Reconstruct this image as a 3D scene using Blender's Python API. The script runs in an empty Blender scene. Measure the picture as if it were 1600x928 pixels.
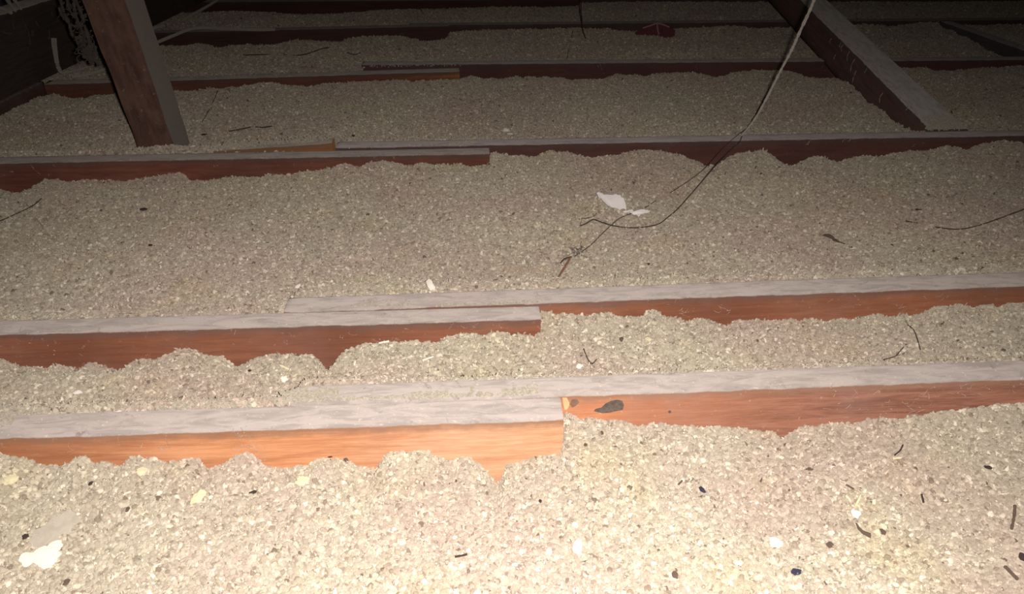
import bpy, bmesh, math, random
import numpy as np
from mathutils import Vector, Matrix

# ------------------------------------------------------------------ camera
SC = bpy.context.scene
COL = SC.collection
F_PX = 1155.0                     # focal length in pixels of a 1600 px wide frame
PITCH = math.radians(29.9)
H = 0.42                          # camera height above the joist tops (z = 0)
cam_d = bpy.data.cameras.new('camera')
cam_d.sensor_width = 36.0
cam_d.lens = F_PX / 1600 * 36
cam_d.clip_start = 0.01
cam = bpy.data.objects.new('camera', cam_d)
cam.location = (0, 0, H)
cam.rotation_euler = (math.pi / 2 - PITCH, 0, 0)
COL.objects.link(cam)
SC.camera = cam

# ------------------------------------------------------------------ light
W = bpy.data.worlds.new('attic_dark')
W.use_nodes = True
W.node_tree.nodes['Background'].inputs['Color'].default_value = (0.80, 0.84, 1.0, 1)
W.node_tree.nodes['Background'].inputs['Strength'].default_value = 0.010
SC.world = W
fl = bpy.data.lights.new('phone_flash', 'SPOT')     # the phone's own flash beside its lens
fl.energy = 33.5
fl.color = (1.0, 0.92, 0.82)
fl.shadow_soft_size = 0.008
fl.spot_size = math.radians(145)
fl.spot_blend = 1.0
flo = bpy.data.objects.new('phone_flash', fl)
flo.location = (0.020, 0.0, H + 0.007)
flo.rotation_euler = (math.pi / 2 - PITCH - math.radians(27), 0, math.radians(7))
COL.objects.link(flo)

vs = SC.view_settings
vs.view_transform = 'Standard'
vs.look = 'None'
vs.exposure = 0.0
vs.gamma = 1.0
vs.use_curve_mapping = False

# ------------------------------------------------------------------ helpers
RNG = np.random.default_rng(7)
random.seed(7)
CP, SP = math.cos(PITCH), math.sin(PITCH)


def ray(px, py):
    u = (px - 800) / F_PX
    v = (py - 464) / F_PX
    return Vector((u, CP - v * SP, -SP - v * CP))


def at(px, py, z=0.0):
    """the place at height z that the photograph shows at (px, py)"""
    d = ray(px, py)
    t = (z - H) / d.z
    return Vector((d.x * t, d.y * t, z))


def at_y(px, py, y):
    d = ray(px, py)
    t = y / d.y
    return Vector((d.x * t, y, H + d.z * t))


def _hash(ix, iy, seed):
    n = (ix.astype(np.int64) * 374761393 + iy.astype(np.int64) * 668265263 + seed * 1442695041) & 0xffffffff
    n = ((n ^ (n >> 13)) * 1274126177) & 0xffffffff
    return ((n ^ (n >> 16)) & 0xffff) / 65535.0


def vnoise(x, y, seed=0):
    ix = np.floor(x); iy = np.floor(y)
    fx = x - ix; fy = y - iy
    fx = fx * fx * (3 - 2 * fx); fy = fy * fy * (3 - 2 * fy)
    a = _hash(ix, iy, seed); b = _hash(ix + 1, iy, seed)
    c = _hash(ix, iy + 1, seed); d = _hash(ix + 1, iy + 1, seed)
    return (a * (1 - fx) + b * fx) * (1 - fy) + (c * (1 - fx) + d * fx) * fy - 0.5


def smooth(t):
    t = np.clip(t, 0, 1)
    return t * t * (3 - 2 * t)


def link(name, verts, faces, mat=None, parent=None, loc=None, rot=None, flat=False):
    me = bpy.data.meshes.new(name)
    me.from_pydata([tuple(v) for v in verts], [], [tuple(f) for f in faces])
    me.update()
    if not flat:
        me.polygons.foreach_set('use_smooth', [True] * len(me.polygons))
    if mat:
        me.materials.append(mat)
    o = bpy.data.objects.new(name, me)
    COL.objects.link(o)
    if parent is not None:
        o.parent = parent
    if loc is not None:
        o.location = loc
    if rot is not None:
        o.rotation_euler = rot
    return o


def tag(o, label=None, cat=None, group=None, kind=None):
    if label: o['label'] = label
    if cat: o['category'] = cat
    if group: o['group'] = group
    if kind: o['kind'] = kind
    return o


def catmull(pts, n=6):
    pts = [Vector(p) for p in pts]
    P = [pts[0] * 2 - pts[1]] + pts + [pts[-1] * 2 - pts[-2]]
    out = []
    for i in range(1, len(P) - 2):
        for k in range(n):
            t = k / n
            a, b, c, d = P[i - 1], P[i], P[i + 1], P[i + 2]
            out.append(0.5 * ((2 * b) + (c - a) * t + (2 * a - 5 * b + 4 * c - d) * t * t + (3 * b - a - 3 * c + d) * t ** 3))
    out.append(pts[-1])
    return out


def tube_data(pts, r, sides=6, n=5, wob=0.0, flat=1.0, taper=None, V=None, Fc=None):
    V = [] if V is None else V
    Fc = [] if Fc is None else Fc
    path = catmull(pts, n)
    base = len(V)
    m = len(path)
    for i, p in enumerate(path):
        t = (path[min(i + 1, m - 1)] - path[max(i - 1, 0)]).normalized()
        s = t.cross(Vector((0, 0, 1)))
        if s.length < 1e-4:
            s = Vector((1, 0, 0))
        s.normalize()
        u = s.cross(t).normalized()
        f = i / (m - 1)
        rr = r if taper is None else r * (taper[0] * (1 - f) + taper[1] * f)
        rr *= 1 + wob * (random.random() - 0.5)
        for k in range(sides):
            a = 2 * math.pi * k / sides
            V.append(p + s * math.cos(a) * rr + u * math.sin(a) * rr * flat)
    for i in range(m - 1):
        for k in range(sides):
            a = base + i * sides + k; b = base + i * sides + (k + 1) % sides
            Fc.append((a, b, b + sides, a + sides))
    Fc.append(tuple(base + k for k in reversed(range(sides))))
    Fc.append(tuple(base + (m - 1) * sides + k for k in range(sides)))
    return V, Fc


# ------------------------------------------------------------------ materials
def nt_new(name):
    m = bpy.data.materials.new(name)
    m.use_nodes = True
    nt = m.node_tree
    nt.nodes['Principled BSDF'].inputs['Diffuse Roughness'].default_value = 0.9   # dusty, rough surfaces
    return m, nt, nt.nodes, nt.links, nt.nodes['Principled BSDF']


def nd(nt, typ, **kw):
    n = nt.nodes.new(typ)
    for k, v in kw.items():
        setattr(n, k, v)
    return n


def math_n(nt, op, a, b=None, c=None, clamp=False):
    n = nd(nt, 'ShaderNodeMath', operation=op, use_clamp=clamp)
    for i, v in enumerate((a, b, c)):
        if v is None: continue
        if isinstance(v, (int, float)):
            n.inputs[i].default_value = v
        else:
            nt.links.new(v, n.inputs[i])
    return n.outputs[0]


def mixc(nt, fac, a, b, typ='MIX'):
    n = nd(nt, 'ShaderNodeMix', data_type='RGBA', blend_type=typ)
    for s, v in ((n.inputs[0], fac), (n.inputs[6], a), (n.inputs[7], b)):
        if isinstance(v, (int, float)):
            s.default_value = v
        elif isinstance(v, tuple):
            s.default_value = v if len(v) == 4 else v + (1,)
        else:
            nt.links.new(v, s)
    return n.outputs[2]


def noise(nt, vec, scale, detail=4, rough=0.6, dist=0.0):
    n = nd(nt, 'ShaderNodeTexNoise')
    n.inputs['Scale'].default_value = scale
    n.inputs['Detail'].default_value = detail
    n.inputs['Roughness'].default_value = rough
    n.inputs['Distortion'].default_value = dist
    if vec is not None:
        nt.links.new(vec, n.inputs['Vector'])
    return n.outputs['Fac']


def mapr(nt, v, a, b, c=0.0, d=1.0):
    n = nd(nt, 'ShaderNodeMapRange', interpolation_type='SMOOTHSTEP')
    nt.links.new(v, n.inputs[0])
    for i, q in enumerate((a, b, c, d)):
        n.inputs[i + 1].default_value = q
    return n.outputs[0]


DUST = (0.54, 0.475, 0.458)


def wood_material(name, light, dark, dusty=1.0, webby=0.5, seed=0.0, top=DUST, blot=0.35, along=None):
    """weathered timber: grain along local x, dust lying on what faces up"""
    m, nt, N, L, B = nt_new(name)
    tc = nd(nt, 'ShaderNodeTexCoord')
    mp = nd(nt, 'ShaderNodeMapping')
    mp.inputs['Location'].default_value = (seed, seed * 0.7, seed * 1.3)
    mp.inputs['Scale'].default_value = (1.3, 18, 18)
    L.new(tc.outputs['Object'], mp.inputs['Vector'])
    mp2 = nd(nt, 'ShaderNodeMapping')
    mp2.inputs['Location'].default_value = (seed * 3, 0, 0)
    mp2.inputs['Scale'].default_value = (1, 1, 1)
    L.new(tc.outputs['Object'], mp2.inputs['Vector'])
    g1 = noise(nt, mp.outputs[0], 9, 6, 0.62, 0.6)
    g2 = noise(nt, mp.outputs[0], 45, 4, 0.7, 0.3)
    big = noise(nt, mp2.outputs[0], 5, 2, 0.5)
    grain = math_n(nt, 'ADD', math_n(nt, 'MULTIPLY', g1, 0.65), math_n(nt, 'MULTIPLY', g2, 0.35))
    c = mixc(nt, mapr(nt, grain, 0.33, 0.67), dark, light)
    c = mixc(nt, mapr(nt, big, 0.38, 0.68, 0.0, 0.55), c, tuple(q * 0.72 for q in dark))
    # old handling dirt creeping down from the arris
    sep = nd(nt, 'ShaderNodeSeparateXYZ'); L.new(tc.outputs['Object'], sep.inputs[0])
    for (xa, xb, cl, ck) in (along or []):
        f = mapr(nt, math_n(nt, 'ADD', sep.outputs['X'], math_n(nt, 'MULTIPLY', math_n(nt, 'SUBTRACT', g1, 0.5), 0.25)), xa, xb)
        c = mixc(nt, f, c, mixc(nt, mapr(nt, grain, 0.36, 0.64), ck, cl))
    nn = noise(nt, mp2.outputs[0], 38, 4, 0.65)
    zz = math_n(nt, 'ADD', sep.outputs['Z'], math_n(nt, 'MULTIPLY', math_n(nt, 'SUBTRACT', nn, 0.5), 0.02))
    edge = mapr(nt, zz, -0.014, -0.002, 0.0, 0.75)
    c = mixc(nt, edge, c, (dark[0] * 0.55 + 0.05, dark[1] * 0.7 + 0.045, dark[2] * 0.7 + 0.05))
    # clinging dust specks on the sides
    sp = noise(nt, mp2.outputs[0], 120, 3, 0.75)
    spk = mapr(nt, sp, 0.62, 0.74, 0.0, 0.55 * webby)
    c = mixc(nt, spk, c, (0.60, 0.48, 0.42))
    veil = mapr(nt, noise(nt, mp2.outputs[0], 13, 4, 0.6), 0.4, 0.75, 0.04, 0.30 * webby)
    c = mixc(nt, veil, c, (0.42, 0.32, 0.30))
    # dust on top
    geo = nd(nt, 'ShaderNodeNewGeometry')
    sn = nd(nt, 'ShaderNodeSeparateXYZ'); L.new(geo.outputs['Normal'], sn.inputs[0])
    up = math_n(nt, 'ADD', sn.outputs['Z'], math_n(nt, 'MULTIPLY', math_n(nt, 'SUBTRACT', nn, 0.5), 0.7))
    dfac = mapr(nt, up, 0.42, 0.72, 0.0, dusty)
    mpt = nd(nt, 'ShaderNodeMapping')
    mpt.inputs['Location'].default_value = (seed * 2, 0, 0)
    mpt.inputs['Scale'].default_value = (1, 4, 4)
    L.new(tc.outputs['Object'], mpt.inputs['Vector'])
    st = noise(nt, mpt.outputs[0], 24, 5, 0.68, 0.8)
    d1 = mixc(nt, mapr(nt, st, 0.33, 0.6), tuple(q * 0.74 for q in top), top)
    d1 = mixc(nt, mapr(nt, noise(nt, mp2.outputs[0], 60, 5, 0.75, 1.0), 0.6, 0.72, 0.0, blot * 2), d1, (0.26, 0.21, 0.20))
    d1 = mixc(nt, mapr(nt, noise(nt, mp2.outputs[0], 260, 2, 0.6), 0.62, 0.75, 0.0, 0.6), d1, (0.75, 0.68, 0.62))
    c = mixc(nt, dfac, c, d1)
    L.new(c, B.inputs['Base Color'])
    B.inputs['Roughness'].default_value = 0.8
    B.inputs['Specular IOR Level'].default_value = 0.25
    bm_ = nd(nt, 'ShaderNodeBump')
    bm_.inputs['Strength'].default_value = 0.5
    bm_.inputs['Distance'].default_value = 0.0015
    hh = math_n(nt, 'ADD', grain, math_n(nt, 'MULTIPLY', sp, 0.8))
    L.new(hh, bm_.inputs['Height'])
    L.new(bm_.outputs[0], B.inputs['Normal'])
    return m


def simple_material(name, col, rough=0.8, var=0.25, scale=60, spec=0.3, dark=0.6):
    m, nt, N, L, B = nt_new(name)
    tc = nd(nt, 'ShaderNodeTexCoord')
    n = noise(nt, tc.outputs['Object'], scale, 4, 0.65)
    c = mixc(nt, mapr(nt, n, 0.35, 0.65, 1 - var * 2, 1.0), tuple(q * dark for q in col), col)
    L.new(c, B.inputs['Base Color'])
    B.inputs['Roughness'].default_value = rough
    B.inputs['Specular IOR Level'].default_value = spec
    b = nd(nt, 'ShaderNodeBump'); b.inputs['Strength'].default_value = 0.4; b.inputs['Distance'].default_value = 0.001
    L.new(n, b.inputs['Height']); L.new(b.outputs[0], B.inputs['Normal'])
    return m


def ramp(nt, fac, stops):
    r = nd(nt, 'ShaderNodeValToRGB')
    e = r.color_ramp.elements
    while len(e) < len(stops): e.new(0.5)
    for i, (p, c) in enumerate(stops):
        e[i].position = p; e[i].color = c + (1,)
    nt.links.new(fac, r.inputs[0])
    return r.outputs[0]


def dust_tint(nt, c):
    """broad drifts: yellower clean fill against greyer, mauve dusty fill"""
    geo = nd(nt, 'ShaderNodeNewGeometry')
    b1 = noise(nt, geo.outputs['Position'], 4.5, 3, 0.6)
    b2 = noise(nt, geo.outputs['Position'], 11, 3, 0.6)
    c = mixc(nt, mapr(nt, b1, 0.40, 0.62, 0.0, 0.8), c, mixc(nt, 1.0, c, (0.97, 0.88, 0.93), 'MULTIPLY'))
    c = mixc(nt, mapr(nt, b2, 0.52, 0.72, 0.0, 0.8), c, mixc(nt, 1.0, c, (1.0, 0.985, 0.88), 'MULTIPLY'))
    return c


def grain_material():
    m, nt, N, L, B = nt_new('granule')
    oi = nd(nt, 'ShaderNodeObjectInfo')
    c = ramp(nt, oi.outputs['Random'], [
        (0.0, (0.15, 0.11, 0.09)), (0.010, (0.36, 0.295, 0.23)), (0.09, (0.49, 0.435, 0.355)),
        (0.55, (0.575, 0.52, 0.43)), (0.84, (0.66, 0.60, 0.495)), (0.94, (0.79, 0.73, 0.60)), (1.0, (0.93, 0.88, 0.77))])
    c = dust_tint(nt, c)
    tc = nd(nt, 'ShaderNodeTexCoord')
    n = noise(nt, tc.outputs['Object'], 3.0, 3, 0.6)
    c = mixc(nt, mapr(nt, n, 0.3, 0.7, 0.25, 0.0), c, mixc(nt, 1.0, c, (0.7, 0.66, 0.62), 'MULTIPLY'))
    L.new(c, B.inputs['Base Color'])
    B.inputs['Roughness'].default_value = 0.62
    B.inputs['Diffuse Roughness'].default_value = 0.45
    B.inputs['Specular IOR Level'].default_value = 0.4
    return m


def bed_material():
    m, nt, N, L, B = nt_new('granule_bed')
    geo = nd(nt, 'ShaderNodeNewGeometry')
    v = nd(nt, 'ShaderNodeTexVoronoi'); v.inputs['Scale'].default_value = 260
    L.new(geo.outputs['Position'], v.inputs['Vector'])
    s = nd(nt, 'ShaderNodeSeparateColor'); L.new(v.outputs['Color'], s.inputs[0])
    c = ramp(nt, s.outputs[0], [(0.0, (0.26, 0.21, 0.17)), (0.3, (0.40, 0.34, 0.28)), (0.8, (0.52, 0.45, 0.37)), (1.0, (0.70, 0.63, 0.5))])
    c = dust_tint(nt, c)
    L.new(c, B.inputs['Base Color'])
    B.inputs['Roughness'].default_value = 0.9
    b = nd(nt, 'ShaderNodeBump'); b.inputs['Strength'].default_value = 0.5; b.inputs['Distance'].default_value = 0.0015
    b.invert = True
    L.new(v.outputs['Distance'], b.inputs['Height']); L.new(b.outputs[0], B.inputs['Normal'])
    return m


GRAIN = grain_material()
BED = bed_material()
COBWEB = simple_material('cobweb_dust', (0.56, 0.43, 0.36), 0.95)
WEBDARK = simple_material('sooty_web', (0.12, 0.10, 0.09), 0.95)

# ------------------------------------------------------------------ setting: ceiling boards below, roof boarding above
plaster = simple_material('old_plasterboard', (0.30, 0.27, 0.25), 0.9)
roofmat = simple_material('roof_boarding', (0.10, 0.07, 0.055), 0.9, scale=12)


def box(name, lo, hi, mat, parent=None, kind=None):
    x0, y0, z0 = lo; x1, y1, z1 = hi
    v = [(x0, y0, z0), (x1, y0, z0), (x1, y1, z0), (x0, y1, z0), (x0, y0, z1), (x1, y0, z1), (x1, y1, z1), (x0, y1, z1)]
    f = [(0, 3, 2, 1), (4, 5, 6, 7), (0, 1, 5, 4), (1, 2, 6, 5), (2, 3, 7, 6), (3, 0, 4, 7)]
    o = link(name, v, f, mat, parent, flat=True)
    if kind: o['kind'] = kind
    return o


box('floor', (-3.2, -0.3, -0.125), (3.2, 4.3, -0.105), plaster, kind='structure')
box('ceiling', (-3.2, -0.3, 1.15), (3.2, 4.3, 1.17), roofmat, kind='structure')

# ------------------------------------------------------------------ joists
BOARDS = []     # (start 2D, unit dir, length, width) footprints


class Board:
    pass


def make_board(name, p0, p1, width, depth, mat, label, cat='joist', group=None, ztop=0.0, z1=None, seed=0, wear=0.0012,
               yaw_only=True, chamfer=0.0022):
    """p0..p1: the near top arris in plan (left to right); the board lies behind it. Local x runs along the board."""
    p0 = Vector(p0); p1 = Vector(p1)
    d = (p1 - p0); Ln = d.length
    ang = math.atan2(d.y, d.x)
    pit = 0.0 if z1 is None else math.atan2(z1 - ztop, math.hypot(d.x, d.y))
    if z1 is not None:
        Ln = math.sqrt(d.x ** 2 + d.y ** 2 + (z1 - ztop) ** 2)
    r = random.Random(seed)
    seg = max(8, int(Ln / 0.012))
    c = chamfer
    prof = [(0, -depth), (0, -depth * 0.55), (0, -depth * 0.25), (0, -c * 2.5), (c * 0.25, -c), (c, -c * 0.25), (c * 2.5, 0),
            (width * 0.5, 0), (width - c * 2.5, 0), (width - c, -c * 0.25), (width - c * 0.25, -c), (width, -c * 2.5),
            (width, -depth * 0.4), (width, -depth)]
    n = len(prof)
    V = []
    xs = np.linspace(0, Ln, seg + 1)
    wob = vnoise(xs * 22 + seed * 7.3, xs * 0 + 1.5, seed) * 2 * wear
    wob2 = vnoise(xs * 60 + seed * 3.3, xs * 0 + 4.5, seed + 5) * 2 * wear * 0.8
    bow = vnoise(xs * 1.3 + seed * 1.3, xs * 0 + 2.5, seed + 9) * 0.004
    for i, x in enumerate(xs):
        for k, (a, b) in enumerate(prof):
            da = db = 0.0
            if 3 <= k <= 6: da = wob[i]; db = -abs(wob2[i]) - 0.2 * wob[i]
            if k == 7: db = wob2[i] * 0.5
            V.append((x, a + da + bow[i], b + db))
    Fc = []
    for i in range(seg):
        for k in range(n):
            a = i * n + k; b = i * n + (k + 1) % n
            Fc.append((a, a + n, b + n, b))
    Fc.append(tuple(range(n)))
    Fc.append(tuple(seg * n + k for k in reversed(range(n))))
    o = link(name, V, Fc, mat, None, loc=(p0.x, p0.y, ztop), rot=(0, -pit, ang))
    # arrises crisp: flat for ends
    for p in o.data.polygons[-2:]:
        p.use_smooth = False
    tag(o, label, cat, group)
    B = Board(); B.o = o; B.p0 = p0; B.dir = Vector((math.cos(ang), math.sin(ang))); B.L = Ln; B.w = width
    B.nrm = Vector((-math.sin(ang), math.cos(ang)))
    BOARDS.append(B)
    return B


def line_pts(pa, pb, x0=None, x1=None, z=0.0):
    """front arris from two photo points, extended to given world x or pixel ends"""
    a = at(*pa, z).xy; b = at(*pb, z).xy
    s = (b.y - a.y) / (b.x - a.x)
    def on(x): return (x, a.y + s * (x - a.x))
    def px_end(px):
        lo, hi = -4.0, 4.0
        u = (px - 800) / F_PX
        for _ in range(60):
            m = (lo + hi) / 2
            y = a.y + s * (m - a.x)
            dep = y * CP + (H - z) * SP
            if m / dep < u: lo = m
            else: hi = m
        return on(lo)
    return on, px_end


# weathered reddish softwood, a tone per board
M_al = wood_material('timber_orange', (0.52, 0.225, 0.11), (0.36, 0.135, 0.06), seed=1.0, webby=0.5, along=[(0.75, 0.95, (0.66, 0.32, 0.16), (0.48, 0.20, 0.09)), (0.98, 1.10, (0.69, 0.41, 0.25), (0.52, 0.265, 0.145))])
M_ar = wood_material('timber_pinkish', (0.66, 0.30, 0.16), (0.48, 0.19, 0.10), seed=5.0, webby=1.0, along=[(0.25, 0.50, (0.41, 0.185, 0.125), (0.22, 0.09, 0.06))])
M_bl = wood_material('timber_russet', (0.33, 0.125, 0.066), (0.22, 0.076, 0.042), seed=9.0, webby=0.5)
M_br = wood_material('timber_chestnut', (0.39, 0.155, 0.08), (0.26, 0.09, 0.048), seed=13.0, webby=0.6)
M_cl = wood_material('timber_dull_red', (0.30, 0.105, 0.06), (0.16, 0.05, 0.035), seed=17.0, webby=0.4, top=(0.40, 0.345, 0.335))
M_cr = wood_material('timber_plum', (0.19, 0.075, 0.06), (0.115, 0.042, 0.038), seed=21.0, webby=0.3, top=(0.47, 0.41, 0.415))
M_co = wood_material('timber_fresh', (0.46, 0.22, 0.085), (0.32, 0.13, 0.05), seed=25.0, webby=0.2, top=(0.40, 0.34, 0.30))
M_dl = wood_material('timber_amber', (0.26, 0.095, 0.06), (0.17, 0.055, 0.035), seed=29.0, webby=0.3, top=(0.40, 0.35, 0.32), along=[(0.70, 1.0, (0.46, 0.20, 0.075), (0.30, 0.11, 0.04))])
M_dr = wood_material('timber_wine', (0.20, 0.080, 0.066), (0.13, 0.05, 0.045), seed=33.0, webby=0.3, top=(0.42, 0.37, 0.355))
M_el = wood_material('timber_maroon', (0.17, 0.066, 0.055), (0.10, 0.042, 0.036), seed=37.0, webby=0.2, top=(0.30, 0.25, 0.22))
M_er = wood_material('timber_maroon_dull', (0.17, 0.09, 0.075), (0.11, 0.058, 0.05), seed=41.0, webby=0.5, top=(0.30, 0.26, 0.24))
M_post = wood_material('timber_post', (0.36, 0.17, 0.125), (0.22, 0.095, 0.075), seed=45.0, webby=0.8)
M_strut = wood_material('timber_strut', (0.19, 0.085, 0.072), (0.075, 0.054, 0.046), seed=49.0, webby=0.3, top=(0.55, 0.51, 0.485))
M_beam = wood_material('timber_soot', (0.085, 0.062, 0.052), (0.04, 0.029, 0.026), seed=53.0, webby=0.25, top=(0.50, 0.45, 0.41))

G = 'lapped ceiling joists standing out of the loose fill'
JD = 0.104

on, pe = line_pts((0, 685), (881, 654))
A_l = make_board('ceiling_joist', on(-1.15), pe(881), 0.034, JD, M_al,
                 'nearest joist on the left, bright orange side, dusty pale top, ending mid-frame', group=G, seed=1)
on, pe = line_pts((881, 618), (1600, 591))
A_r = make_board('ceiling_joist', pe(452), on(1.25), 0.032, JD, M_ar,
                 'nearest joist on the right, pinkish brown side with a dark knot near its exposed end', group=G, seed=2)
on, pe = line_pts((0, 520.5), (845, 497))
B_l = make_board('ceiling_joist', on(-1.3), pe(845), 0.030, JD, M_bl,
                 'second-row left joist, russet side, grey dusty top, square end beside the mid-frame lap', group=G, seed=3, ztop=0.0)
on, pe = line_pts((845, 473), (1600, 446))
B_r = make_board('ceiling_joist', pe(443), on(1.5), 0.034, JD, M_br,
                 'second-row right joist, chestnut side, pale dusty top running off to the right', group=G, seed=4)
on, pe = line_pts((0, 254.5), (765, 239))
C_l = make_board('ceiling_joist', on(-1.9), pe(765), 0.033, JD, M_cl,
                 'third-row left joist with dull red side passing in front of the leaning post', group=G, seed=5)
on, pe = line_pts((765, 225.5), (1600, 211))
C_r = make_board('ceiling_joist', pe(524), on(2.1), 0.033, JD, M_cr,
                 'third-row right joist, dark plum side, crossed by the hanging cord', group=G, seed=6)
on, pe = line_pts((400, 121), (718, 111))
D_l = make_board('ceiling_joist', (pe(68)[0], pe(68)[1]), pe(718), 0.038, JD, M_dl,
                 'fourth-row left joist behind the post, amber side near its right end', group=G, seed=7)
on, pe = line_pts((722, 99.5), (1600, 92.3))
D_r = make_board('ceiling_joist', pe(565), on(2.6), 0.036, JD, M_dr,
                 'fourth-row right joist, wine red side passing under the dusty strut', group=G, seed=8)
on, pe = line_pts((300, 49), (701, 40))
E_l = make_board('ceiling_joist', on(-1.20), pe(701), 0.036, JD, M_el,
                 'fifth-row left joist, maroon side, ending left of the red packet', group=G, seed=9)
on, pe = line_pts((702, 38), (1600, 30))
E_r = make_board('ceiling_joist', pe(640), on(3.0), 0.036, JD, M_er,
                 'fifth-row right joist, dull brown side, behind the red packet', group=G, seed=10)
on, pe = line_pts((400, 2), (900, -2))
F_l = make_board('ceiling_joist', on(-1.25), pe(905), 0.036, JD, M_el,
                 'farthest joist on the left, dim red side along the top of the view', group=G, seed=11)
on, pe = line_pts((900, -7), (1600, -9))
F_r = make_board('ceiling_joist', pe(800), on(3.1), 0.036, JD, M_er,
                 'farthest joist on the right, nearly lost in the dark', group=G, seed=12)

# short board with an orange edge packed behind the third-row left joist
a0 = C_l.p0 + C_l.dir * ((at(335, 238).x - C_l.p0.x) / C_l.dir.x) + C_l.nrm * 0.0345
a1 = C_l.p0 + C_l.dir * ((at(522, 233).x - C_l.p0.x) / C_l.dir.x) + C_l.nrm * 0.0345
C_o = make_board('packing_board', a0, a1, 0.030, 0.075, M_co,
                 'short packing board with bright orange edge behind the third-row left joist', cat='board',
                 ztop=0.003, z1=0.013, seed=13)

# ------------------------------------------------------------------ heavy timbers on the left
hd = Vector((math.sin(math.radians(-2.9)), math.cos(math.radians(-2.9))))
b0 = at(0, 158).xy
start = b0 - hd * 0.75
# near arris = its right-hand face; board lies to its left when walking away, so build from far to near reversed
HB = make_board('hanging_beam', start, start + hd * 3.3, 0.06, 0.158, M_beam,
                'deep sooty beam along the left edge of the view, standing on the joists', cat='beam', ztop=0.158, seed=20, wear=0.003)
BOARDS.pop()
TJ = make_board('trimmer_joist', start + hd * 0.0 + Vector((0.004, 0)), b0 + hd * ((at(68, 126).xy - b0).length) + Vector((0.004, 0)), 0.04, 0.104,
                wood_material('timber_trimmer', (0.12, 0.05, 0.04), (0.06, 0.028, 0.022), seed=57.0, top=(0.16, 0.13, 0.12)),
                'dark reddish trimmer board under the sooty beam at the far left', cat='joist', ztop=-0.001, seed=21)

# noggin at the far right between rows four and five
p = at(1486, 33).xy
q = at(1600, 72).xy
dd = (q - p).normalized()
NG = make_board('noggin', q + dd * 0.10, p, 0.04, 0.10,
                wood_material('timber_slate', (0.15, 0.12, 0.145), (0.09, 0.07, 0.09), seed=61.0, top=(0.40, 0.36, 0.38)),
                'dark bluish noggin board at the upper right edge between joists', cat='board', ztop=0.002, seed=22)

# ------------------------------------------------------------------ dusty strut on the right (rises away from the third row)
s0 = at(1453, 201, 0.002)
yaw = math.radians(1.6); rise = math.radians(7.3)
Ls = 2.2
sdir = Vector((math.sin(yaw), math.cos(yaw)))
# near arris must be its left edge; build from far end to near end so that the width lies to the right
far = s0.xy + sdir * Ls * math.cos(rise)
ST = make_board('roof_strut', far, s0.xy, 0.072, 0.082, M_strut,
                'dark strut with a thick pale dust coat, slanting down to the third-row joist', cat='beam',
                ztop=0.002 + Ls * math.sin(rise), z1=0.002, seed=23, wear=0.0025)
BOARDS.pop()

# ------------------------------------------------------------------ leaning post
pl = at(216, 234, -0.006)
pr = at(280, 232, -0.006)
pw = 0.066; pdp = 0.072
top_l = at_y(127, 0, 1.20)
axis = Vector((top_l.x - pl.x, top_l.y - pl.y, top_l.z - pl.z)).normalized()
Vp = []; Fp = []
seg = 40
ex = Vector((pr.x - pl.x, pr.y - pl.y, 0)).normalized()
ey = Vector((0.03, 1, 0)).normalized()
ringp = []
cc = 0.003
for (a, b) in [(0, cc), (cc, 0), (pw * 0.5, 0), (pw - cc, 0), (pw, cc), (pw, pdp * 0.5), (pw, pdp - cc), (pw - cc, pdp), (cc, pdp), (0, pdp - cc)]:
    ringp.append((a, b))
Lp = 1.15 / axis.z
for i in range(seg + 1):
    t = -0.03 + (Lp + 0.03) * i / seg
    for k, (a, b) in enumerate(ringp):
        w = 0.0015 * (random.random() - 0.5)
        Vp.append((a + w, b + w, t))
nr = len(ringp)
for i in range(seg):
    for k in range(nr):
        a = i * nr + k; b = i * nr + (k + 1) % nr
        Fp.append((a, b, b + nr, a + nr))
Fp.append(tuple(reversed(range(nr)))); Fp.append(tuple(seg * nr + k for k in range(nr)))
# shear-free frame: z along the axis, x along the joists
ez = axis
ey2 = ez.cross(ex).normalized()
ex2 = ey2.cross(ez).normalized()
Mx = Matrix((ex2, ey2, ez)).transposed()
# material grain runs along local x, so store the mesh with its length on x
Vq = [(v[2], v[0], -v[1]) for v in Vp]
post = link('roof_post', Vq, Fp, None, flat=True)
M3 = Matrix((ez, ex2, -ey2)).transposed()
post.matrix_world = Matrix.Translation(pl) @ M3.to_4x4()


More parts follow.
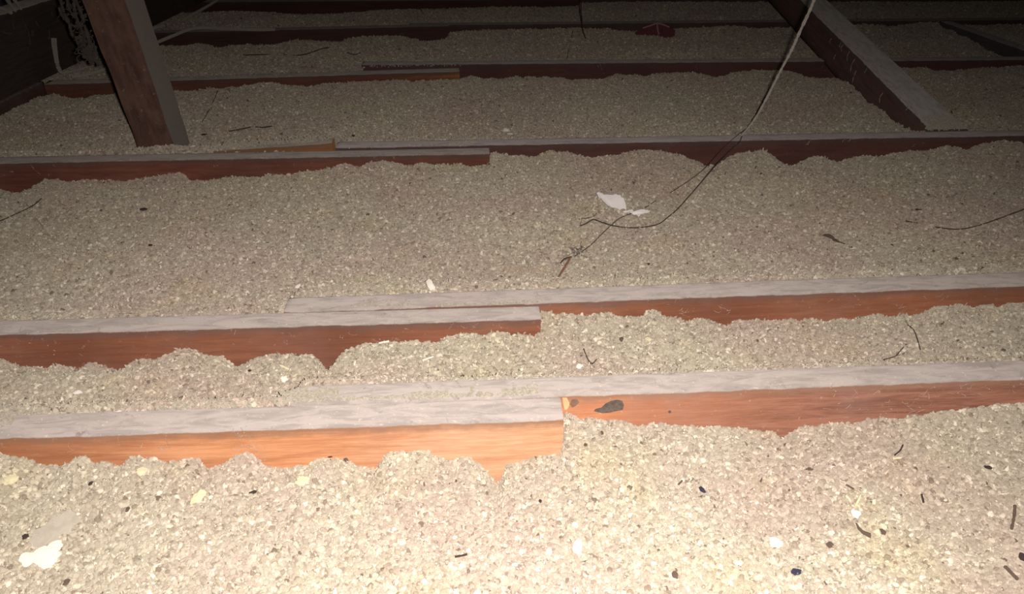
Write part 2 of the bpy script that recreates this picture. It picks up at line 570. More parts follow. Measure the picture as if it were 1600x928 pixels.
def post_material():
    m, nt, N, L, B = nt_new('timber_post_worn')
    tc = nd(nt, 'ShaderNodeTexCoord')
    mp = nd(nt, 'ShaderNodeMapping'); mp.inputs['Scale'].default_value = (1, 6, 6)
    L.new(tc.outputs['Object'], mp.inputs['Vector'])
    g = noise(nt, mp.outputs[0], 14, 6, 0.65, 0.5)
    c = mixc(nt, mapr(nt, g, 0.35, 0.65), (0.105, 0.054, 0.046), (0.175, 0.095, 0.076))
    b = noise(nt, tc.outputs['Object'], 16, 4, 0.6)
    c = mixc(nt, mapr(nt, b, 0.42, 0.7, 0.0, 0.6), c, (0.23, 0.145, 0.11))
    sp = noise(nt, tc.outputs['Object'], 110, 3, 0.7)
    c = mixc(nt, mapr(nt, sp, 0.6, 0.74, 0.0, 0.5), c, (0.36, 0.30, 0.26))
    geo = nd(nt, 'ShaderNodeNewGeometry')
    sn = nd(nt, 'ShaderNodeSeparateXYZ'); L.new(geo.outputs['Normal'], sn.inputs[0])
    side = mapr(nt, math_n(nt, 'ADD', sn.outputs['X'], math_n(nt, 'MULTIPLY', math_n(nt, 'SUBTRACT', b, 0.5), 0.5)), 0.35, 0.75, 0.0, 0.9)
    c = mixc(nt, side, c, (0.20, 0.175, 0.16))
    L.new(c, B.inputs['Base Color'])
    B.inputs['Roughness'].default_value = 0.85
    B.inputs['Specular IOR Level'].default_value = 0.2
    bb = nd(nt, 'ShaderNodeBump'); bb.inputs['Strength'].default_value = 0.5; bb.inputs['Distance'].default_value = 0.0015
    L.new(math_n(nt, 'ADD', g, sp), bb.inputs['Height']); L.new(bb.outputs[0], B.inputs['Normal'])
    return m


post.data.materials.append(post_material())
tag(post, 'stout reddish leaning post standing behind the third-row left joist', 'post')

# ------------------------------------------------------------------ loose fill
PROF = {
 'A': ([(-60, 715), (0, 711), (30, 714), (55, 722), (75, 725), (90, 731), (110, 724), (130, 714), (137, 714), (145, 722), (150, 726), (165, 723), (175, 726), (185, 730), (195, 726), (205, 718), (218, 715), (235, 718), (260, 720), (275, 718), (300, 715), (315, 722), (327, 736), (340, 725), (365, 715), (385, 711), (400, 716), (420, 728), (440, 731), (460, 730), (480, 724), (500, 714), (515, 713), (535, 715), (550, 722), (565, 729), (590, 732), (597, 715), (608, 706), (625, 702), (640, 706), (655, 704), (665, 706), (680, 714), (700, 718), (720, 717), (740, 720), (755, 729), (765, 742), (775, 757), (783, 755), (788, 740), (793, 725), (805, 720), (830, 716), (850, 712), (881, 709)],
       [(881, 650), (888, 648), (900, 655), (920, 657), (945, 658), (970, 660), (1000, 664), (1050, 666), (1100, 667), (1150, 666), (1200, 672), (1210, 677), (1222, 686), (1235, 675), (1250, 668), (1270, 662), (1300, 663), (1330, 662), (1350, 658), (1370, 655), (1400, 653), (1430, 648), (1460, 646), (1490, 642), (1520, 637), (1550, 633), (1575, 631), (1660, 628)]),
 'B': ([(-60, 562), (0, 560), (15, 566), (30, 569), (45, 567), (60, 570), (75, 573), (85, 569), (100, 570), (115, 573), (125, 577), (137, 573), (140, 565), (150, 565), (165, 567), (175, 577), (190, 580), (200, 577), (205, 568), (215, 563), (235, 563), (255, 560), (270, 550), (280, 545), (295, 546), (310, 547), (325, 553), (345, 556), (355, 562), (365, 571), (380, 569), (395, 562), (410, 553), (425, 552), (450, 552), (475, 553), (490, 557), (500, 564), (510, 577), (520, 588), (527, 585), (530, 560), (540, 548), (560, 540), (575, 537), (600, 533), (620, 533), (650, 534), (675, 533), (690, 532), (697, 526), (705, 522), (720, 520), (740, 521), (760, 522), (780, 520), (800, 522), (815, 522), (835, 523), (845, 520)],
       [(845, 488), (870, 492), (900, 494), (920, 497), (935, 491), (960, 494), (990, 496), (1005, 495), (1012, 485), (1025, 484), (1035, 494), (1050, 495), (1065, 500), (1075, 505), (1090, 500), (1110, 500), (1130, 508), (1145, 505), (1150, 501), (1200, 504), (1250, 502), (1300, 501), (1350, 495), (1390, 493), (1410, 489), (1430, 494), (1445, 489), (1455, 480), (1480, 478), (1510, 480), (1550, 480), (1575, 475), (1660, 470)]),
 'C': ([(-60, 298), (0, 297), (10, 299), (28, 303), (45, 300), (60, 294), (70, 284), (85, 281), (110, 283), (150, 281), (180, 283), (215, 281), (240, 278), (255, 274), (280, 271), (289, 272), (292, 283), (310, 282), (340, 280), (370, 276), (400, 276), (410, 279), (420, 272), (440, 275), (470, 269), (500, 265), (515, 266), (525, 258), (545, 254), (560, 260), (567, 261), (580, 254), (600, 252), (615, 252), (622, 257), (645, 260), (655, 256), (680, 257), (720, 256), (740, 261), (750, 261), (765, 255)],
       [(765, 238), (775, 240), (800, 242), (825, 243), (840, 243), (855, 235), (880, 236), (905, 240), (912, 246), (935, 245), (970, 240), (1000, 234), (1030, 238), (1060, 243), (1085, 250), (1097, 259), (1118, 261), (1130, 252), (1140, 243), (1170, 238), (1190, 236), (1200, 240), (1215, 252), (1237, 260), (1250, 252), (1265, 246), (1287, 245), (1295, 251), (1315, 254), (1330, 247), (1350, 244), (1380, 243), (1400, 240), (1430, 236), (1450, 235), (1478, 229), (1490, 230), (1510, 235), (1520, 230), (1560, 221), (1580, 222), (1660, 226)]),
 'D': ([(20, 150), (75, 150), (90, 146), (100, 153), (130, 156), (150, 149), (175, 148), (270, 142), (300, 142), (330, 139), (360, 137), (395, 133), (410, 129), (440, 132), (480, 136), (510, 131), (540, 129), (560, 128), (600, 126), (620, 125), (650, 128), (680, 126), (700, 125), (718, 124)],
       [(718, 124), (735, 120), (750, 122), (785, 123), (810, 120), (830, 121), (880, 122), (895, 130), (905, 131), (920, 132), (932, 130), (945, 122), (965, 116), (985, 118), (1010, 119), (1030, 114), (1060, 113), (1080, 113), (1100, 117), (1115, 121), (1130, 118), (1150, 112), (1180, 110), (1200, 110), (1235, 112), (1255, 120), (1285, 125), (1300, 133), (1315, 131), (1325, 120), (1412, 105), (1425, 107), (1440, 105), (1450, 109), (1475, 112), (1500, 109), (1530, 107), (1560, 106), (1590, 104), (1660, 101)]),
 'E': ([(200, 72), (270, 72), (290, 73), (310, 67), (330, 72), (345, 76), (370, 70), (400, 71), (430, 74), (445, 66), (470, 63), (500, 64), (530, 68), (545, 60), (560, 58), (615, 55), (640, 60), (660, 65), (701, 66)],
       [(701, 50), (740, 48), (760, 47), (790, 46), (850, 46), (900, 44), (960, 46), (980, 49), (1060, 45), (1100, 43), (1150, 40), (1180, 45), (1340, 38), (1380, 40), (1400, 41), (1440, 36), (1475, 33), (1500, 40), (1660, 37)]),
 'F': ([(200, 22), (310, 22), (400, 28), (450, 24), (520, 23), (600, 16), (660, 15), (700, 14), (780, 11), (850, 12), (905, 10)],
       [(905, 5), (1000, 3), (1200, 4), (1660, 2)]),
}


def face_profile(board, pts):
    """x, z where the fill meets the near side of a board"""
    X, Z = [], []
    n2 = board.nrm
    for px, py in pts:
        d = ray(px, py)
        den = n2.x * d.x + n2.y * d.y
        t = (n2.x * board.p0.x + n2.y * board.p0.y) / den
        X.append(d.x * t); Z.append(H + d.z * t)
    return np.array(X), np.array(Z)


class Row:
    def __init__(s, L, R, key):
        s.L, s.R = L, R
        s.xe = L.p0.x + L.dir.x * L.L
        s.pl = face_profile(L, PROF[key][0]); s.pr = face_profile(R, PROF[key][1])
    def front(s, X):
        yl = s.L.p0.y + (X - s.L.p0.x) * s.L.dir.y / s.L.dir.x
        yr = s.R.p0.y + (X - s.R.p0.x) * s.R.dir.y / s.R.dir.x
        return np.where(X < s.xe, yl, yr)
    def back(s, X):
        yl = s.L.p0.y + (X - s.L.p0.x) * s.L.dir.y / s.L.dir.x + s.L.w
        yr = s.R.p0.y + (X - s.R.p0.x) * s.R.dir.y / s.R.dir.x + s.R.w
        return np.where(X < s.R.p0.x, yl, yr)
    def prof(s, X):
        zl = np.interp(X, *s.pl); zr = np.interp(X, *s.pr)
        return np.where(X < s.xe, zl, zr)


RA, RB, RCc, RD, RE, RF = Row(A_l, A_r, 'A'), Row(B_l, B_r, 'B'), Row(C_l, C_r, 'C'), Row(D_l, D_r, 'D'), Row(E_l, E_r, 'E'), Row(F_l, F_r, 'F')


def fill_height(X, Y, near, far, znear, base, seed, blend_f, blend_n):
    yf = far.front(X) if far else np.full_like(X, 9.0)
    yn = near.back(X) if near else np.full_like(X, -9.0)
    df = yf - Y; dn = Y - yn
    zb = base + 0.020 * vnoise(X * 5, Y * 7, seed) + 0.010 * vnoise(X * 14, Y * 18, seed + 1) + 0.006 * vnoise(X * 38, Y * 42, seed + 2)
    z = zb
    if near:
        wn = smooth(1 - dn / blend_n)
        zn = (znear(X) if callable(znear) else znear) + 0.004 * vnoise(X * 25, Y * 25, seed + 4)
        z = z * (1 - wn) + zn * wn
        z = np.where(dn < 0.001, np.minimum(z, -0.006), z)
    if far:
        # profile, softened with distance from the face
        pf = far.prof(X)
        soft = sum(far.prof(X + o) for o in (-0.05, -0.03, -0.015, 0.015, 0.03, 0.05)) / 6
        k = smooth(1.25 - df / 0.10)
        p = soft * (1 - k) + pf * k
        p = p + (0.0055 * vnoise(X * 95, Y * 60, seed + 7) + 0.003 * vnoise(X * 210, Y * 120, seed + 8)) * smooth(1 - df / 0.06)
        wf = smooth(1 - df / blend_f)
        z = z * (1 - wf) + p * wf
    z = z + 0.0030 * vnoise(X * 90, Y * 90, seed + 6)
    return z


def inside_board(X, Y, shrink):
    m = np.zeros(X.shape, bool)
    for B in BOARDS:
        rx = X - B.p0.x; ry = Y - B.p0.y
        u = rx * B.dir.x + ry * B.dir.y
        v = rx * B.nrm.x + ry * B.nrm.y
        m |= (u > shrink) & (u < B.L - shrink) & (v > shrink) & (v < B.w - shrink)
    return m


def grain_group(name, density, s0_, s1_, seed):
    ng = bpy.data.node_groups.new(name, 'GeometryNodeTree')
    ng.interface.new_socket('Geometry', in_out='INPUT', socket_type='NodeSocketGeometry')
    ng.interface.new_socket('Geometry', in_out='OUTPUT', socket_type='NodeSocketGeometry')
    N, L = ng.nodes, ng.links
    gi = N.new('NodeGroupInput'); go = N.new('NodeGroupOutput')
    dp = N.new('GeometryNodeDistributePointsOnFaces'); dp.distribute_method = 'RANDOM'
    dp.inputs['Density'].default_value = density; dp.inputs['Seed'].default_value = seed
    L.new(gi.outputs[0], dp.inputs['Mesh'])
    join = N.new('GeometryNodeJoinGeometry')
    for k, (sx, sy, sz) in enumerate([(1, 0.9, 0.75), (1.1, 0.8, 0.6), (0.9, 0.85, 0.9), (1.9, 0.5, 0.4), (1.25, 1.0, 0.35)]):
        ic = N.new('GeometryNodeMeshIcoSphere'); ic.inputs['Radius'].default_value = 0.5; ic.inputs['Subdivisions'].default_value = 2 if k < 3 else 1
        nz = N.new('ShaderNodeTexNoise'); nz.inputs['Scale'].default_value = 1.9; nz.inputs['Detail'].default_value = 2
        pos = N.new('GeometryNodeInputPosition')
        add = N.new('ShaderNodeVectorMath'); add.operation = 'ADD'; add.inputs[1].default_value = (k * 3.7, k * 1.9, seed)
        L.new(pos.outputs[0], add.inputs[0]); L.new(add.outputs[0], nz.inputs['Vector'])
        sub = N.new('ShaderNodeVectorMath'); sub.operation = 'SUBTRACT'; sub.inputs[1].default_value = (0.5, 0.5, 0.5)
        L.new(nz.outputs['Color'], sub.inputs[0])
        sc = N.new('ShaderNodeVectorMath'); sc.operation = 'SCALE'; sc.inputs['Scale'].default_value = 0.9
        L.new(sub.outputs[0], sc.inputs[0])
        sp = N.new('GeometryNodeSetPosition'); L.new(ic.outputs['Mesh'], sp.inputs['Geometry']); L.new(sc.outputs[0], sp.inputs['Offset'])
        tr = N.new('GeometryNodeTransform'); tr.inputs['Scale'].default_value = (sx, sy, sz)
        L.new(sp.outputs[0], tr.inputs['Geometry'])
        sm = N.new('GeometryNodeSetMaterial'); sm.inputs['Material'].default_value = GRAIN
        L.new(tr.outputs[0], sm.inputs['Geometry'])
        g2 = N.new('GeometryNodeGeometryToInstance'); L.new(sm.outputs[0], g2.inputs[0])
        L.new(g2.outputs[0], join.inputs[0])
    iop = N.new('GeometryNodeInstanceOnPoints')
    L.new(dp.outputs['Points'], iop.inputs['Points']); L.new(join.outputs[0], iop.inputs['Instance'])
    iop.inputs['Pick Instance'].default_value = True
    ri = N.new('FunctionNodeRandomValue'); ri.data_type = 'INT'
    ri.inputs[4].default_value = 0; ri.inputs[5].default_value = 4; ri.inputs['Seed'].default_value = seed + 1
    L.new(ri.outputs[2], iop.inputs['Instance Index'])
    rr = N.new('FunctionNodeRandomValue'); rr.data_type = 'FLOAT_VECTOR'
    rr.inputs[0].default_value = (0, 0, 0); rr.inputs[1].default_value = (6.28, 6.28, 6.28); rr.inputs['Seed'].default_value = seed + 2
    L.new(rr.outputs[0], iop.inputs['Rotation'])
    rs = N.new('FunctionNodeRandomValue'); rs.data_type = 'FLOAT'; rs.inputs[2].default_value = 0.0; rs.inputs[3].default_value = 1.0
    rs.inputs['Seed'].default_value = seed + 3
    pw_ = N.new('ShaderNodeMath'); pw_.operation = 'POWER'; pw_.inputs[1].default_value = 3.2
    L.new(rs.outputs[1], pw_.inputs[0])
    ma = N.new('ShaderNodeMath'); ma.operation = 'MULTIPLY_ADD'; ma.inputs[1].default_value = s1_ - s0_; ma.inputs[2].default_value = s0_
    L.new(pw_.outputs[0], ma.inputs[0])
    L.new(ma.outputs[0], iop.inputs['Scale'])
    jo = N.new('GeometryNodeJoinGeometry')
    L.new(gi.outputs[0], jo.inputs[0]); L.new(iop.outputs[0], jo.inputs[0])
    L.new(jo.outputs[0], go.inputs[0])
    return ng


HF = {}


def fill_bay(key, near, far, y0, y1, res, label, density, s0_, s1_, seed, znear=-0.006, base=-0.026, xlim=1.0, blend_f=0.13, blend_n=0.10, xmin=None):
    xa = -xlim if xmin is None else xmin
    nx = int((xlim - xa) / res)
    gx = np.linspace(xa, xlim, nx + 1)
    ya = near.back(gx) - 0.0015 if near else np.full_like(gx, y0)
    yb = far.front(gx) + 0.002 if far else np.full_like(gx, y1)
    ny = int(np.median(yb - ya) / res) + 1
    tt = np.linspace(0, 1, ny + 1)[:, None]
    X = np.repeat(gx[None, :], ny + 1, 0)
    Y = ya[None, :] * (1 - tt) + yb[None, :] * tt
    Z = fill_height(X, Y, near, far, znear, base, seed, blend_f, blend_n)
    HF[key] = (lambda x, y: float(fill_height(np.array([x]), np.array([y]), near, far, znear, base, seed, blend_f, blend_n)[0]))
    # cell mask: between the rows, outside the boards
    cx = (X[:-1, :-1] + X[1:, 1:]) / 2; cy = (Y[:-1, :-1] + Y[1:, 1:]) / 2
    keep = ~inside_board(cx, cy, 0.002)
    idx = np.arange((ny + 1) * (nx + 1)).reshape(ny + 1, nx + 1)
    q = np.stack([idx[:-1, :-1], idx[:-1, 1:], idx[1:, 1:], idx[1:, :-1]], -1)[keep]
    used = np.unique(q); remap = np.full(idx.size, -1); remap[used] = np.arange(len(used))
    q = remap[q]
    V = np.stack([X.ravel(), Y.ravel(), Z.ravel()], -1)[used]
    me = bpy.data.meshes.new('loose_fill_insulation')
    me.vertices.add(len(V)); me.vertices.foreach_set('co', V.ravel())
    me.loops.add(q.size); me.loops.foreach_set('vertex_index', q.ravel().astype(np.int32))
    me.polygons.add(len(q)); me.polygons.foreach_set('loop_start', np.arange(0, q.size, 4, dtype=np.int32))
    me.polygons.foreach_set('use_smooth', np.ones(len(q), bool))
    me.update(calc_edges=True); me.validate()
    me.materials.append(BED)
    o = bpy.data.objects.new('loose_fill_insulation', me); COL.objects.link(o)
    tag(o, label, 'insulation', None, 'stuff')
    md = o.modifiers.new('granules', 'NODES'); md.node_group = grain_group('granules_' + key, density, s0_, s1_, seed)
    return o


fill_bay('A', None, RA, 0.10, 0.72, 0.004, 'pale granular loose fill heaped in front of the nearest joists', 250000, 0.0018, 0.0062, 11, base=-0.038, xlim=0.80, blend_f=0.10)
fill_bay('B', RA, RB, 0.42, 0.95, 0.004, 'narrow strip of granular loose fill between the two nearest joist rows', 230000, 0.0018, 0.0062, 12, znear=lambda X: np.interp(X, [A_r.p0.x - 0.02, A_r.p0.x + 0.03, A_r.p0.x + 0.07], [0.002, 0.0005, -0.006]), base=-0.03, xlim=1.0, blend_f=0.06, blend_n=0.05)
fill_bay('C', RB, RCc, 0.62, 1.50, 0.007, 'wide grey-beige bed of granular loose fill under the torn white paper', 130000, 0.0022, 0.0068, 13, znear=-0.004, xlim=1.30)


def zn_c(X):
    return np.where(X < -0.30, 0.004, -0.008) - 0.010 * smooth((X + 0.34) / 0.06) * 0


fill_bay('D', RCc, RD, 1.18, 2.10, 0.010, 'dim bed of granular loose fill behind the third joist row', 75000, 0.0026, 0.0076, 14, znear=lambda X: np.interp(X, [-1.5, -0.70, -0.62, -0.5, -0.36, -0.30, 2], [0.0, 0.004, 0.010, 0.010, 0.004, -0.006, -0.007]), xlim=1.75, xmin=-1.16)
fill_bay('E', RD, RE, 1.70, 2.60, 0.014, 'dark bed of granular loose fill around the red packet', 36000, 0.0036, 0.0095, 15, znear=-0.006, xlim=2.2, xmin=-1.22)
fill_bay('F', RE, RF, 2.2, 3.15, 0.016, 'far strip of granular loose fill before the last joists', 24000, 0.0045, 0.010, 16, znear=-0.006, xlim=2.5, xmin=-1.24)
fill_bay('G', RF, None, 2.7, 4.2, 0.03, 'granular loose fill beyond the last joists, lost in the dark', 6000, 0.006, 0.012, 17, znear=-0.006, xlim=2.8, xmin=-1.30)


def ground(px, py, key, lift=0.0):
    z = -0.03
    for _ in range(12):
        p = at(px, py, z)
        z = HF[key](p.x, p.y) + lift
    return at(px, py, z)


# ------------------------------------------------------------------ small lumps shared by debris builders
_ico = bmesh.new(); bmesh.ops.create_icosphere(_ico, subdivisions=1, radius=1.0)
ICOV = [v.co.copy() for v in _ico.verts]; ICOF = [tuple(v.index for v in f.verts) for f in _ico.faces]; _ico.free()
_ico = bmesh.new(); bmesh.ops.create_icosphere(_ico, subdivisions=3, radius=1.0)
ICOV3 = [v.co.copy() for v in _ico.verts]; ICOF3 = [tuple(v.index for v in f.verts) for f in _ico.faces]; _ico.free()


def lump(V, Fc, c, s, rnd, jag=0.3):
    R = Matrix.Rotation(rnd.uniform(0, 6.28), 3, 'X') @ Matrix.Rotation(rnd.uniform(0, 6.28), 3, 'Z')
    b = len(V)
    for v in ICOV:
        w = Vector((v.x * s[0], v.y * s[1], v.z * s[2])) * (1 + rnd.uniform(-jag, jag))
        V.append(Vector(c) + R @ w)
    Fc.extend(tuple(b + i for i in f) for f in ICOF)


def chunk(name, c, size, mat, label, cat='debris', group=None, rz=0.0, jag=0.18, seed=0, tilt=(0, 0)):
    rnd = random.Random(seed)
    V = []
    for v in ICOV3:
        n_ = 1 + jag * 2 * float(vnoise(np.array([v.x * 1.7 + seed * 3.1]), np.array([v.y * 1.7 + v.z * 2.3 + seed]), seed)[0]) + rnd.uniform(-jag, jag) * 0.25
        V.append((v.x * size[0] / 2 * n_, v.y * size[1] / 2 * n_, v.z * size[2] / 2 * n_))
    o = link(name, V, ICOF3, mat, None, loc=c, rot=(tilt[0], tilt[1], rz), flat=True)
    return tag(o, label, cat, group)


# ------------------------------------------------------------------ spilled granules lying on the board tops
SPILL = simple_material('spilled_granule', (0.55, 0.495, 0.42), 0.8, var=0.4, scale=400)


def spill(label, spots, seed, z=0.0):
    rnd = random.Random(seed)
    V, Fc = [], []
    for (x0, y0, x1, y1, n, big) in spots:
        for _ in range(n):
            t = rnd.random()
            px = x0 + (x1 - x0) * t + rnd.gauss(0, 1.0)
            py = y0 + (y1 - y0) * t + rnd.gauss(0, big)
            p = at(px, py, z)
            s = rnd.uniform(0.0010, 0.0024)
            lump(V, Fc, (p.x, p.y, z + s * 0.5), (s, s * 0.8, s * 0.6), rnd)
    o = link('spilled_granules', V, Fc, SPILL, None, flat=True)
    return tag(o, label, 'granules', None, 'stuff')


spill('loose granules caught in the lap between the two nearest joists',
      [(455, 627, 640, 621, 130, 1.2), (640, 620, 700, 618, 170, 2.2), (700, 620, 785, 617, 60, 1.0), (737, 617, 740, 602, 14, 0.5), (785, 615, 838, 611, 150, 2.6), (250, 636, 470, 625, 260, 2.5),
       (0, 650, 22, 650, 160, 7), (452, 621, 530, 612, 200, 3.0), (440, 617, 480, 612, 120, 2.0), (0, 645, 80, 642, 60, 1.5)], 3)
spill('loose granules and dust in the lap of the second joist row',
      [(540, 480, 640, 477, 30, 0.8), (680, 478, 840, 472, 60, 0.9), (560, 472, 640, 470, 14, 2.0)], 4)
spill('thin scatter of granules along the lap of the third joist row',
      [(300, 236, 420, 231, 70, 1.2), (545, 231, 700, 227, 40, 0.5), (700, 226, 740, 223, 60, 1.3)], 5)
spill('granules lying thick on the short packing board', [(350, 226, 515, 217, 520, 2.2), (340, 231, 400, 226, 120, 1.5)], 9, z=0.011)


spill('granules heaped over the low end of the dusty strut', [(1450, 194, 1500, 193, 260, 3.5), (1440, 184, 1492, 180, 200, 4.0), (1446, 200, 1506, 199, 200, 2.0)], 6, z=0.008)
spill('thin dust of granules on the two fourth-row joists where they lap', [(565, 104, 720, 102, 60, 1.0), (280, 121, 560, 113, 60, 1.0)], 8)

# ------------------------------------------------------------------ parts on the boards: knot, split end chip, nails, cobwebs
def on_face(B, px, py, off=0.0):
    d = ray(px, py)
    n2 = B.nrm
    t = (n2.x * (B.p0.x - n2.x * off) + n2.y * (B.p0.y - n2.y * off)) / (n2.x * d.x + n2.y * d.y)
    return Vector((d.x * t, d.y * t, H + d.z * t))


def face_patch(B, outline, name, mat, thick=0.0016, label=None):
    """a low island of material on a board's near side, outline given by its corners"""
    inv = B.o.matrix_basis.inverted()
    pts = [inv @ on_face(B, *p) for p in outline]
    c = sum(pts, Vector()) / len(pts)
    V = [Vector((p.x, 0.0015, p.z)) for p in pts] + [Vector((c.x + (p.x - c.x) * 0.8, -thick, c.z + (p.z - c.z) * 0.8)) for p in pts] + [Vector((c.x, -thick * 1.1, c.z))]
    n = len(pts); Fc = []
    for i in range(n):
        j = (i + 1) % n
        Fc.append((i, j, n + j, n + i)); Fc.append((n + i, n + j, 2 * n))
    o = link(name, V, Fc, mat, B.o)
    if label: o['label'] = label
    return o


KNOT = simple_material('knot_bark', (0.16, 0.125, 0.11), 0.9, scale=260, dark=0.35)
face_patch(A_r, [(924, 643), (927, 639), (938, 636), (945, 629), (955, 624), (966, 622), (975, 624), (978, 632), (976, 640), (965, 642), (952, 645), (938, 646)], 'knot', KNOT, label='dark grey bark-like knot')
face_patch(A_r, [(889, 632), (893, 624), (902, 623), (906, 628), (900, 634), (893, 637)], 'knot', simple_material('knot_small', (0.27, 0.16, 0.12), 0.9, scale=200), 0.001, label='small brown knot beside the exposed end')
face_patch(A_r, [(879, 622), (886, 622), (890, 630), (886, 638), (881, 639)], 'splinter', simple_material('fresh_wood', (0.78, 0.50, 0.28), 0.8, scale=150, dark=0.85), 0.003, label='pale fresh splintered wood')
face_patch(A_r, [(1043, 643), (1045, 640), (1049, 641), (1049, 645), (1045, 646)], 'nail_hole', KNOT, 0.0005)
face_patch(B_l, [(470, 537), (476, 535), (483, 537), (480, 540), (473, 539)], 'knot', simple_material('knot_dark', (0.10, 0.04, 0.03), 0.9), 0.0006, label='small dark knot')
face_patch(E_l, [(622, 52), (628, 50), (634, 52), (630, 55)], 'knot', KNOT, 0.0008)


def webs(B, name, clusters, seed, r=0.00014, mat=COBWEB):
    rnd = random.Random(seed)
    inv = B.o.matrix_basis.inverted()
    V, Fc = [], []
    for (px, py, w, h, n) in clusters:
        for _ in range(int(n * 0.6)):
            a = on_face(B, px + rnd.uniform(-w, w), py + rnd.uniform(-h, h), 0.001)
            ang = rnd.uniform(0, 3.14); ln = rnd.uniform(0.002, 0.009)
            m_ = a + Vector((math.cos(ang) * ln / 2, -0.0012, math.sin(ang) * ln / 2)) + Vector((rnd.uniform(-1, 1), 0, rnd.uniform(-1, 1))) * 0.0015
            b = a + Vector((math.cos(ang) * ln, -0.0003, math.sin(ang) * ln))
            tube_data([inv @ a, inv @ m_, inv @ b], r * rnd.uniform(0.5, 1.5), 3, 3, 0.3, V=V, Fc=Fc)
            if rnd.random() < 0.3:
                lump(V, Fc, inv @ m_, (0.0007, 0.0005, 0.0005), rnd)
    return tag(link(name, V, Fc, mat, B.o), kind='stuff')


webs(A_l, 'cobweb', [(385, 690, 22, 16, 40), (405, 705, 10, 14, 16), (80, 703, 60, 10, 10), (240, 700, 60, 10, 12), (265, 702, 8, 3, 5)], 31)
webs(A_r, 'cobweb', [(1380, 628, 60, 14, 34), (1300, 625, 8, 22, 12), (1450, 622, 14, 16, 12), (1500, 612, 50, 12, 22), (1570, 606, 30, 8, 10), (1410, 640, 30, 6, 14)], 32)
webs(B_l, 'cobweb', [(80, 545, 60, 16, 16), (370, 530, 8, 8, 4), (540, 528, 10, 6, 8), (600, 533, 14, 2, 8), (230, 556, 12, 3, 4), (700, 515, 90, 8, 26)], 33)
webs(B_r, 'cobweb', [(1070, 492, 12, 7, 16), (1135, 487, 10, 8, 10), (1330, 470, 40, 8, 14), (1400, 485, 14, 8, 14), (1500, 470, 60, 8, 10), (1030, 478, 30, 5, 6)], 34)
webs(C_l, 'cobweb', [(60, 268, 30, 8, 8), (335, 258, 6, 10, 6), (10, 275, 14, 8, 5), (600, 250, 30, 3, 8)], 35, r=0.0003)
webs(C_r, 'cobweb', [(1265, 223, 5, 4, 8), (1320, 220, 5, 3, 6), (1427, 226, 2, 4, 4), (1150, 232, 6, 8, 6)], 36, r=0.0003)
webs(D_r, 'cobweb', [(935, 109, 10, 6, 8), (1092, 102, 4, 6, 5), (1288, 110, 3, 12, 4)], 37, r=0.0004)

# cobweb strings hanging on the strut
V, Fc = [], []
rnd = random.Random(40)
for px, py, l in [(1328, 80, 0.022), (1336, 92, 0.03), (1338, 110, 0.03), (1300, 60, 0.012), (1306, 85, 0.014), (1318, 70, 0.015), (1380, 145, 0.022), (1315, 66, 0.014), (1420, 165, 0.012), (1355, 107, 0.012)]:
    # on the strut's left side
    inv = ST.o.matrix_basis.inverted()
    o_ = inv @ Vector((0, 0, H)); d_ = (inv.to_3x3() @ ray(px, py))
    t = -o_.y / d_.y
    a = o_ + d_ * t
    tube_data([a + Vector((0, -0.0006, 0)), a + Vector((rnd.uniform(-.003, .003), -0.003, -l * 0.5)), a + Vector((rnd.uniform(-.006, .002), -0.001, -l))], 0.0008, 4, 4, 0.9, V=V, Fc=Fc)
tag(link('cobweb', V, Fc, COBWEB, ST.o), kind='stuff')

# ------------------------------------------------------------------ torn paper and white flakes
PAPER = simple_material('torn_paper', (0.93, 0.89, 0.90), 0.7, var=0.1, scale=30)


def sheet(name, outline, mat, label, cat, key, lift, seed, thick=0.0006, amp=0.004, curl=None):
    """crumpled sheet with thickness, resting on the fill"""
    pts = [ground(px, py, key, lift + (curl[i] if curl else 0)) for i, (px, py) in enumerate(outline)]
    c = sum(pts, Vector()) / len(pts)
    bm_ = bmesh.new()
    vs_ = [bm_.verts.new(p - c) for p in pts]
    f = bm_.faces.new(vs_)
    bmesh.ops.triangulate(bm_, faces=[f])
    bmesh.ops.subdivide_edges(bm_, edges=bm_.edges[:], cuts=3, use_grid_fill=True)
    bmesh.ops.triangulate(bm_, faces=bm_.faces[:])
    for v in bm_.verts:
        v.co.z += amp * float(vnoise(np.array([v.co.x * 160 + seed]), np.array([v.co.y * 160]), seed)[0]) * 2
        v.co.z += amp * float(vnoise(np.array([v.co.x * 420 + seed]), np.array([v.co.y * 420]), seed + 1)[0])
    me = bpy.data.meshes.new(name); bm_.to_mesh(me); bm_.free()
    me.materials.append(mat)
    o = bpy.data.objects.new(name, me); o.location = c; COL.objects.link(o)
    sd = o.modifiers.new('thickness', 'SOLIDIFY'); sd.thickness = thick
    return tag(o, label, cat)


sheet('torn_paper', [(932, 301), (936, 299), (944, 303), (962, 303), (969, 303), (974, 309), (978, 322), (979, 327), (971, 326), (966, 328), (958, 325), (948, 318), (944, 313), (936, 307)], PAPER,
      'crumpled white torn paper scrap, the larger one, on the middle bed of fill', 'paper', 'C', 0.006, 3, amp=0.0025,
      curl=[.020, .021, .018, .020, .022, .017, .006, .002, .001, .001, .001, .003, .006, .012])
sheet('torn_paper', [(973, 331), (980, 329), (988, 327), (990, 330), (1000, 328), (1006, 327), (1009, 329), (1016, 329), (1012, 333), (1005, 334), (998, 338), (991, 335), (983, 332), (975, 333)], PAPER,
      'narrow white torn paper strip at the lower right of the larger scrap', 'paper', 'C', 0.006, 5, amp=0.002,
      curl=[.003, .006, .008, .006, .010, .010, .008, .006, .003, .002, .001, .001, .001, .001])
WHITE = simple_material('white_flake', (0.92, 0.88, 0.82), 0.8, var=0.15, scale=60, dark=0.8)
